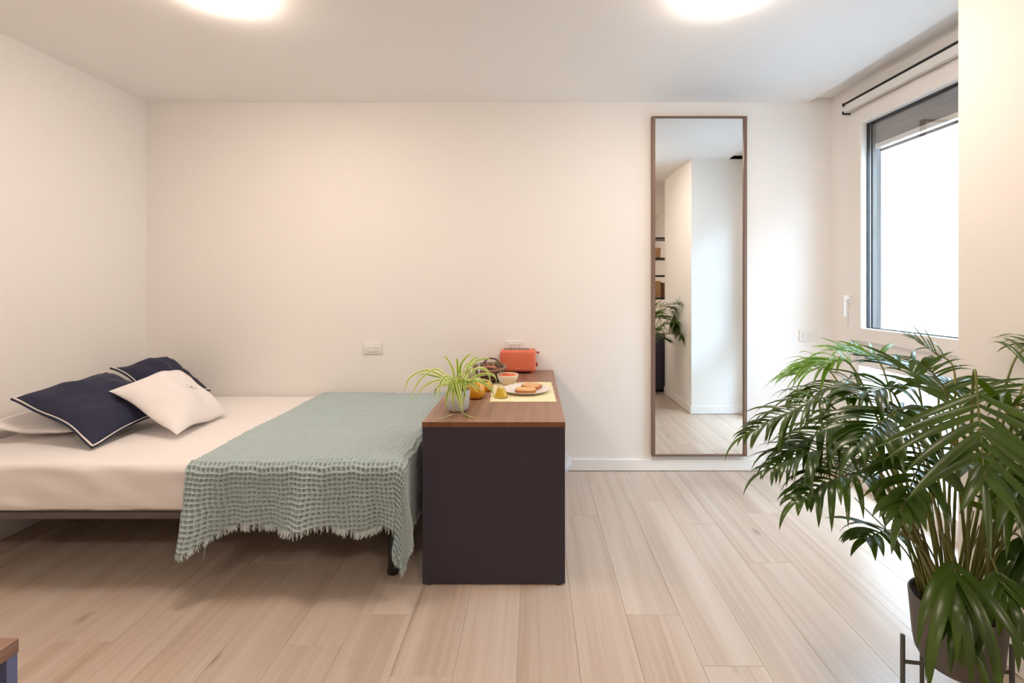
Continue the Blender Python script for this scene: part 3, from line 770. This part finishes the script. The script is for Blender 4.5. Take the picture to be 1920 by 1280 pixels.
# placemat
pa, pb, pd, pe = Pz(917, 753.5, DZ), Pz(1043.5, 753.5, DZ), Pz(1033.5, 716.5, DZ), Pz(926, 717, DZ)
n = 24; V, Fc = [], []
for lay in (0, 1):
    for i in range(n + 1):
        for j in range(n + 1):
            u, v = i / n, j / n
            p = pa * (1 - u) * (1 - v) + pb * u * (1 - v) + pd * u * v + pe * (1 - u) * v
            wv = .0006 * math.sin(u * 21) * math.sin(v * 17) if lay else 0
            V.append((p.x + .0015 * math.sin(v * 30), p.y + .001 * math.sin(u * 26), DZ + .0002 + lay * .0024 + wv))
m = (n + 1) ** 2
for i in range(n):
    for j in range(n):
        a = i * (n + 1) + j; Fc += [(m + a, m + a + n + 1, m + a + n + 2, m + a + 1), (a, a + 1, a + n + 2, a + n + 1)]
edge = [i * (n + 1) for i in range(n + 1)] + [n * (n + 1) + j for j in range(1, n + 1)] + [i * (n + 1) + n for i in range(n - 1, -1, -1)] + [j for j in range(n - 1, 0, -1)]
for i in range(len(edge)):
    a, b = edge[i], edge[(i + 1) % len(edge)]; Fc.append((a, b, b + m, a + m))
tag(obj('placemat', (V, Fc), M_mat_y, None, True), 'pale yellow woven cloth placemat under the plate', 'placemat')

# plate with two slices
plc = Vector((-.043, 2.645, DZ + .003)); 
pl = obj('plate', lathe([(.0001, .0), (.075, 0), (.085, .004), (.125, .013), (.137, .0165), (.1375, .019), (.134, .0185), (.122, .0155), (.088, .008), (.0001, .0065)], 56, plc), M_plate, None, True)
pl.data.transform(Matrix.Translation((-plc.x, -plc.y, -plc.z))); pl.location = plc
tag(pl, 'white shallow dinner plate on the yellow placemat', 'plate')
def slice_(c, rot, label, L=.118, Wd=.085, th=.018, tilt=0):
    e = empty('bread_slice', c, label, 'bread')
    out = []
    N_ = 30
    for i in range(N_):
        a = 2 * math.pi * i / N_; ca, sa = math.cos(a), math.sin(a)
        x = (abs(ca) ** .5) * (1 if ca > 0 else -1) * L / 2; y = (abs(sa) ** .55) * (1 if sa > 0 else -1) * Wd / 2
        if x > 0: y *= 1 + .12 * math.sin(x / (L / 2) * math.pi) - .05
        x += .006 * abs(y) / Wd
        out.append((x, y))
    M_ = Matrix.Translation(c) @ Matrix.Rotation(rot, 4, 'Z') @ Matrix.Rotation(tilt, 4, 'X')
    def ringed(s, z): return [tuple(M_ @ Vector((x * s, y * s, z))) for x, y in out]
    V = ringed(.95, 0) + ringed(1, .003) + ringed(1, th - .003) + ringed(.955, th)
    Fc = []
    for l in range(3):
        for i in range(N_): Fc.append((l * N_ + i, l * N_ + (i + 1) % N_, (l + 1) * N_ + (i + 1) % N_, (l + 1) * N_ + i))
    Fc.append(tuple(range(N_ - 1, -1, -1)))
    obj('crust', (V, Fc), M_crust, e)
    V2 = ringed(.95, th - .002) + ringed(.94, th + .0008); Fc2 = [tuple(N_ + i for i in range(N_))] + [(i, (i + 1) % N_, N_ + (i + 1) % N_, N_ + i) for i in range(N_)]
    obj('crumb', (V2, Fc2), M_crumb, e)
slice_(Vector((-.045, 2.595, plc.z + .0085)), -.12, 'slice of toasted bread at the front of the white plate', tilt=.03)
slice_(Vector((-.012, 2.70, plc.z + .009)), -.45, 'slice of toasted bread at the back of the white plate', tilt=.05)

# cruet
cc = Vector((-.178, 2.505, DZ + .0028)); cr = empty('oil_cruet', cc, 'conical glass cruet of golden olive oil on the placemat corner', 'cruet')
obj('glass_body', lathe([(.0001, 0), (.036, 0), (.0385, .004), (.036, .014), (.0085, .078), (.0075, .085), (.018, .103), (.019, .104)], 32, cc), M_glass, cr, True)
obj('oil', lathe([(.0001, .002), (.035, .003), (.0365, .006), (.034, .015), (.021, .047), (.0001, .0475)], 32, cc), M_oil, cr, True)
obj('stopper', tube(spline([cc + Vector((0, 0, .075)), cc + Vector((-.004, 0, .12)), cc + Vector((0, 0, .142)), cc + Vector((.005, 0, .12)), cc + Vector((.002, 0, .08))], 16), .0028, 8), M_glass, cr, True)

# ---------------------------------------------------------------- plant stand and palm
pcx, pcy, pr = 1.232, 1.325, .11
ps = empty('plant_stand', (pcx, pcy, 0), 'thin dark metal plant stand carrying the palm pot', 'plant stand')
for i in range(4):
    a = math.radians(172 + 90 * i); x, y = pcx + .142 * math.cos(a), pcy + .142 * math.sin(a)
    obj('leg', tube([(x, y, 0), (x, y, .322)], .0062, 12), M_stand, ps, True)
for i in range(2):
    a = math.radians(172 + 90 * i); c, s = math.cos(a) * .142, math.sin(a) * .142
    obj('crossbar', tube([(pcx - c, pcy - s, .243), (pcx + c, pcy + s, .243)], .005, 8), M_stand, ps, True)
pb_ = Vector((pcx, pcy, .2485)); PH = .19
palm = empty('potted_palm', pb_, 'large areca palm with arching fronds in a taupe pot at lower right', 'potted plant')
obj('pot', lathe([(.0001, 0), (.065, 0), (.085, .008), (.096, .028), (.101, .06), (.111, PH - .004), (.110, PH), (.1065, PH), (.105, PH - .01), (.098, PH - .03), (.0001, PH - .032)], 56, pb_), M_potg, palm, True)
obj('soil', lathe([(.0001, PH - .024), (.06, PH - .025), (.101, PH - .031)], 24, pb_), M_soil, palm, True)
rp = random.Random(7)
WALLX = XP - .02
def leaflet(p, d, ln, wmax, droop, side, n=7, fold=.35, tw=0):
    """tapering blade: 3 verts across; returns verts/faces"""
    V, Fc = [], []; pos = Vector(p); dr = Vector(d).normalized(); st_ = ln / n
    sdir = dr.cross(side); sdir = side.copy()
    for i in range(n + 1):
        t = i / n
        w_ = wmax * (math.sin(math.pi * min(1, (t * .93 + .07)) ** .75) ** .8) / 2
        if i == n: w_ = .0003
        s = (sdir - dr * sdir.dot(dr))
        s = s.normalized() if s.length > 1e-4 else dr.orthogonal().normalized()
        s = Matrix.Rotation(tw * t, 3, dr) @ s
        nm = s.cross(dr).normalized()
        if nm.z < 0: nm = -nm
        V += [tuple(pos - s * w_ + nm * w_ * fold), tuple(pos), tuple(pos + s * w_ + nm * w_ * fold)]
        if i:
            o = 3 * (i - 1); Fc += [(o, o + 1, o + 4, o + 3), (o + 1, o + 2, o + 5, o + 4)]
        pos = pos + dr * st_
        if pos.x > WALLX: pos.x = WALLX
        dr = (dr + Vector((0, 0, -1)) * droop * (.25 + t) / n * 2.2).normalized()
        if pos.x > WALLX - .03: dr.x = min(dr.x, 0); dr.normalize()
    return V, Fc
cnt = [0]
def frond(base, apex, tip, nl=18, lmax=.27, wmax=.020, start=.42, droop=.8, m=None, single=False, spread=.95, bend=None, up=None, name='frond'):
    base, apex, tip = Vector(base), Vector(apex), Vector(tip)
    mid = base.lerp(apex, .5) + Vector((0, 0, .05)) + ((bend and Vector(bend)) or Vector((0, 0, 0)))
    m2 = apex.lerp(tip, .5) + Vector((0, 0, .25)) * (apex - tip).length * .35
    sp_ = spline([base, mid, apex, m2, tip], 40)
    for p in sp_:
        if p.x > WALLX: p.x = WALLX
    L = len(sp_) - 1
    fr = obj(name, tube(sp_, [.0042 * (1 - .75 * i / L) + .0004 for i in range(L + 1)], 6), M_stem, palm, True)
    m = m or M_palm
    allv = []
    for i in range(nl):
        t = start + (1 - start) * (i + .5) / nl
        f = t * L; i0 = min(int(f), L - 1); p = sp_[i0].lerp(sp_[i0 + 1], f - i0)
        tg = (sp_[min(i0 + 2, L)] - sp_[max(i0 - 1, 0)]).normalized()
        sd = tg.cross(Vector((0, 0, 1)))
        if sd.length < .2: sd = tg.cross(Vector((0, 1, .3)) if up is None else Vector(up))
        sd.normalize(); nm = sd.cross(tg).normalized()
        u = (t - start) / (1 - start)
        ln = lmax * (.55 + .45 * math.sin(math.pi * min(1, u * 1.0 + .15))) * (1 - .35 * u) * rp.uniform(.75, 1.12)
        for s in (-1, 1):
            ang = spread * (1 - .5 * u) + rp.uniform(-.16, .16)
            d = tg * math.cos(ang) + sd * s * math.sin(ang) + nm * rp.uniform(.15, .35)
            vf = leaflet(p, d, ln, wmax * rp.uniform(.85, 1.1), droop * rp.uniform(.5, 1.6), tg.cross(nm) if False else nm.cross(d).normalized(), tw=rp.uniform(-.4, .4))
            allv.append(vf)
    if u > .5:
        allv.append(leaflet(sp_[-1], tg, lmax * .5, wmax * .8, droop, sd))
    if single and cnt[0] + len(allv) <= 300:
        for vf in allv: obj('leaflet', vf, m, fr, True); cnt[0] += 1
    else:
        V, Fc = join(*allv); o = obj('leaflets', (V, Fc), m, fr, True); o['kind'] = 'stuff'
    return fr
def B(a, r=.05): a = math.radians(a); return (pcx + r * math.cos(a), pcy + r * math.sin(a), pb_.z + PH - .03)
FR = [
 # base angle, apex(px,py,Y), tip(px,py,Y), options        -- nearest fronds first: their leaflets are single objects
 (260, (1826, 700, 1.06), (1846, 900, .93), dict(nl=9, lmax=.30, wmax=.017, start=.66, droop=.30, single=True, spread=1.0)),
 (200, (1560, 762, 1.30), (1400, 815, 1.28), dict(nl=15, lmax=.20, wmax=.015, start=.52, droop=1.3, single=True)),
 (200, (1640, 893, 1.22), (1500, 935, 1.12), dict(nl=12, lmax=.20, wmax=.019, start=.55, droop=1.6, single=True)),
 (270, (1768, 1000, 1.17), (1800, 1120, 1.06), dict(nl=4, lmax=.36, wmax=.025, start=.74, droop=2.2, single=True, spread=.55)),
 (300, (1850, 1030, 1.17), (1885, 1120, 1.07), dict(nl=3, lmax=.30, wmax=.024, start=.76, droop=2.2, single=True, spread=.6)),
 (270, (1800, 1100, 1.14), (1790, 1160, 1.08), dict(nl=2, lmax=.24, wmax=.022, start=.80, droop=2.0, single=True, spread=.5)),
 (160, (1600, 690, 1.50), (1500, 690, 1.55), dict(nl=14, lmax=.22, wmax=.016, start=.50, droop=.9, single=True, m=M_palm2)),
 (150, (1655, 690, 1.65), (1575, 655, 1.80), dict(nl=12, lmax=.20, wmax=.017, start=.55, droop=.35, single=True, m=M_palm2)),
 (190, (1610, 800, 1.35), (1470, 850, 1.30), dict(nl=14, lmax=.21, wmax=.017, start=.50, droop=1.2, single=True)),
 (185, (1620, 735, 1.45), (1490, 745, 1.48), dict(nl=14, lmax=.21, wmax=.016, start=.48, droop=1.1)),
 (120, (1720, 715, 1.60), (1650, 680, 1.75), dict(nl=14, lmax=.22, wmax=.018, start=.50, droop=.6)),
 (240, (1700, 780, 1.20), (1610, 830, 1.08), dict(nl=14, lmax=.24, wmax=.020, start=.50, droop=1.1)),
 (240, (1745, 850, 1.15), (1690, 960, 1.00), dict(nl=12, lmax=.20, wmax=.020, start=.52, droop=1.0)),
 (90, (1760, 745, 1.50), (1790, 715, 1.62), dict(nl=14, lmax=.22, wmax=.018, start=.48, droop=.7)),
 (60, (1800, 760, 1.45), (1850, 745, 1.6), dict(nl=14, lmax=.24, wmax=.018, start=.45, droop=.8)),
 (290, (1890, 770, 1.20), (2010, 800, 1.10), dict(nl=15, lmax=.26, wmax=.020, start=.48, droop=.9)),
 (290, (1870, 890, 1.15), (1960, 960, 1.02), dict(nl=13, lmax=.26, wmax=.023, start=.50, droop=1.0)),
 (330, (1880, 960, 1.25), (2000, 1010, 1.15), dict(nl=13, lmax=.24, wmax=.022, start=.50, droop=1.1)),
 (280, (1780, 760, 1.25), (1725, 680, 1.12), dict(nl=8, lmax=.17, wmax=.008, start=.72, droop=.5)),
 (0, (1930, 700, 1.36), (2060, 700, 1.36), dict(nl=14, lmax=.22, wmax=.014, start=.50, droop=.8)),
 (20, (1900, 820, 1.40), (2060, 800, 1.42), dict(nl=14, lmax=.24, wmax=.018, start=.48, droop=1.0)),
 (210, (1690, 1000, 1.24), (1625, 1010, 1.18), dict(nl=6, lmax=.15, wmax=.022, start=.70, droop=.9)),
 (180, (1650, 850, 1.42), (1530, 880, 1.50), dict(nl=12, lmax=.20, wmax=.018, start=.48, droop=1.0)),
 (310, (1850, 1000, 1.22), (1900, 960, 1.12), dict(nl=6, lmax=.16, wmax=.02, start=.68, droop=.5)),
 (340, (2020, 740, 1.36), (2080, 860, 1.34), dict(nl=14, lmax=.22, wmax=.018, start=.48, droop=1.2)),
 (220, (1680, 745, 1.30), (1590, 745, 1.25), dict(nl=14, lmax=.22, wmax=.016, start=.5, droop=1.0)),
 (80, (1790, 700, 1.50), (1720, 640, 1.58), dict(nl=8, lmax=.20, wmax=.009, start=.62, droop=.5)),
 (30, (1900, 680, 1.45), (1990, 650, 1.5), dict(nl=9, lmax=.22, wmax=.010, start=.58, droop=.6)),
 (300, (1930, 850, 1.10), (2030, 940, 1.0), dict(nl=13, lmax=.26, wmax=.022, start=.5, droop=.9)),
 (320, (1900, 1000, 1.25), (1960, 1090, 1.15), dict(nl=9, lmax=.24, wmax=.024, start=.6, droop=1.4)),
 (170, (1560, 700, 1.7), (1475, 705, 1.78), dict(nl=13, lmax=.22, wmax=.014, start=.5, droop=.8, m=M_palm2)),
 (200, (1590, 850, 1.25), (1440, 880, 1.2), dict(nl=13, lmax=.20, wmax=.014, start=.55, droop=1.2)),
 (320, (1900, 790, 1.25), (1985, 870, 1.15), dict(nl=14, lmax=.26, wmax=.019, start=.5, droop=.9)),
 (350, (1880, 900, 1.38), (1990, 930, 1.36), dict(nl=14, lmax=.24, wmax=.018, start=.45, droop=1.1)),
 (60, (1850, 850, 1.5), (1930, 840, 1.58), dict(nl=14, lmax=.24, wmax=.018, start=.4, droop=.8)),
 (130, (1690, 880, 1.5), (1600, 880, 1.6), dict(nl=14, lmax=.22, wmax=.017, start=.45, droop=.9)),
 (100, (1700, 800, 1.62), (1640, 770, 1.75), dict(nl=12, lmax=.22, wmax=.018, start=.5, droop=.8)),
]
for (ba, A, T, kw) in FR:
    frond(B(ba, rp.uniform(.02, .07)), P(*A), P(*T), **kw)
# bare stalks crowding the pot
for i in range(34):
    a = rp.uniform(0, 360); b = Vector(B(a, rp.uniform(.01, .08))); d = Vector((math.cos(math.radians(a)), math.sin(math.radians(a)), 0))
    hgt = rp.uniform(.25, .5); o_ = rp.uniform(.05, .22)
    t = b + d * o_ + Vector((0, 0, hgt))
    if t.x > WALLX: t.x = WALLX
    obj('stalk', tube(spline([b, b + d * o_ * .3 + Vector((0, 0, hgt * .5)), t], 8), [.0032 - .0002 * q for q in range(9)], 6), M_stem, palm, True)
obj('dry_leaflet', leaflet(P(1625, 905, 1.35), Vector((-1, 0, .35)), .15, .010, .6, Vector((0, 1, 0))), M_dead, palm, True)

# ---------------------------------------------------------------- seen only in the mirror: shelf corner behind the pier
sv = empty('shelving_unit', (2.0, .62, .74), 'black metal wall shelving behind the pier, glimpsed in the mirror', 'shelf')
for z in (1.18, 1.48, 1.71, 1.98): obj('shelf_board', box(1.45, 2.44, .30, .62, z, z + .02, .002), M_black, sv)
for x in (1.46, 2.42): obj('upright', box(x - .01, x + .01, .31, .33, .70, 2.02, .002), M_black, sv)
cb_ = empty('cabinet', (1.95, .55, 0), 'dark navy low cabinet behind the pier, glimpsed in the mirror', 'cabinet')
obj('carcass', box(1.44, 2.44, .22, .80, .03, .70, .003), M_auber, cb_)
obj('plinth', box(1.48, 2.42, .26, .76, 0, .03), M_black, cb_)
obj('door', box(1.45, 1.94, .80, .818, .04, .69, .002), M_auber, cb_)
obj('door', box(1.95, 2.43, .80, .818, .04, .69, .002), M_auber, cb_)
for k_, (x, z, hh) in enumerate(((1.50, 1.73, .13), (1.50, 1.20, .22), (1.78, 1.20, .20))):
    e = empty('cardboard_box', (x + .1, .46, z), ['small brown box on the third shelf, by the shelving upright', 'larger brown box on the lowest shelf, by the shelving upright', 'brown box on the lowest shelf, away from the upright'][k_], 'box')
    obj('box_body', box(x, x + .22, .34, .58, z, z + hh, .003), M_card, e)
    obj('lid', box(x - .004, x + .224, .336, .584, z + hh - .03, z + hh + .003, .003), M_card, e)
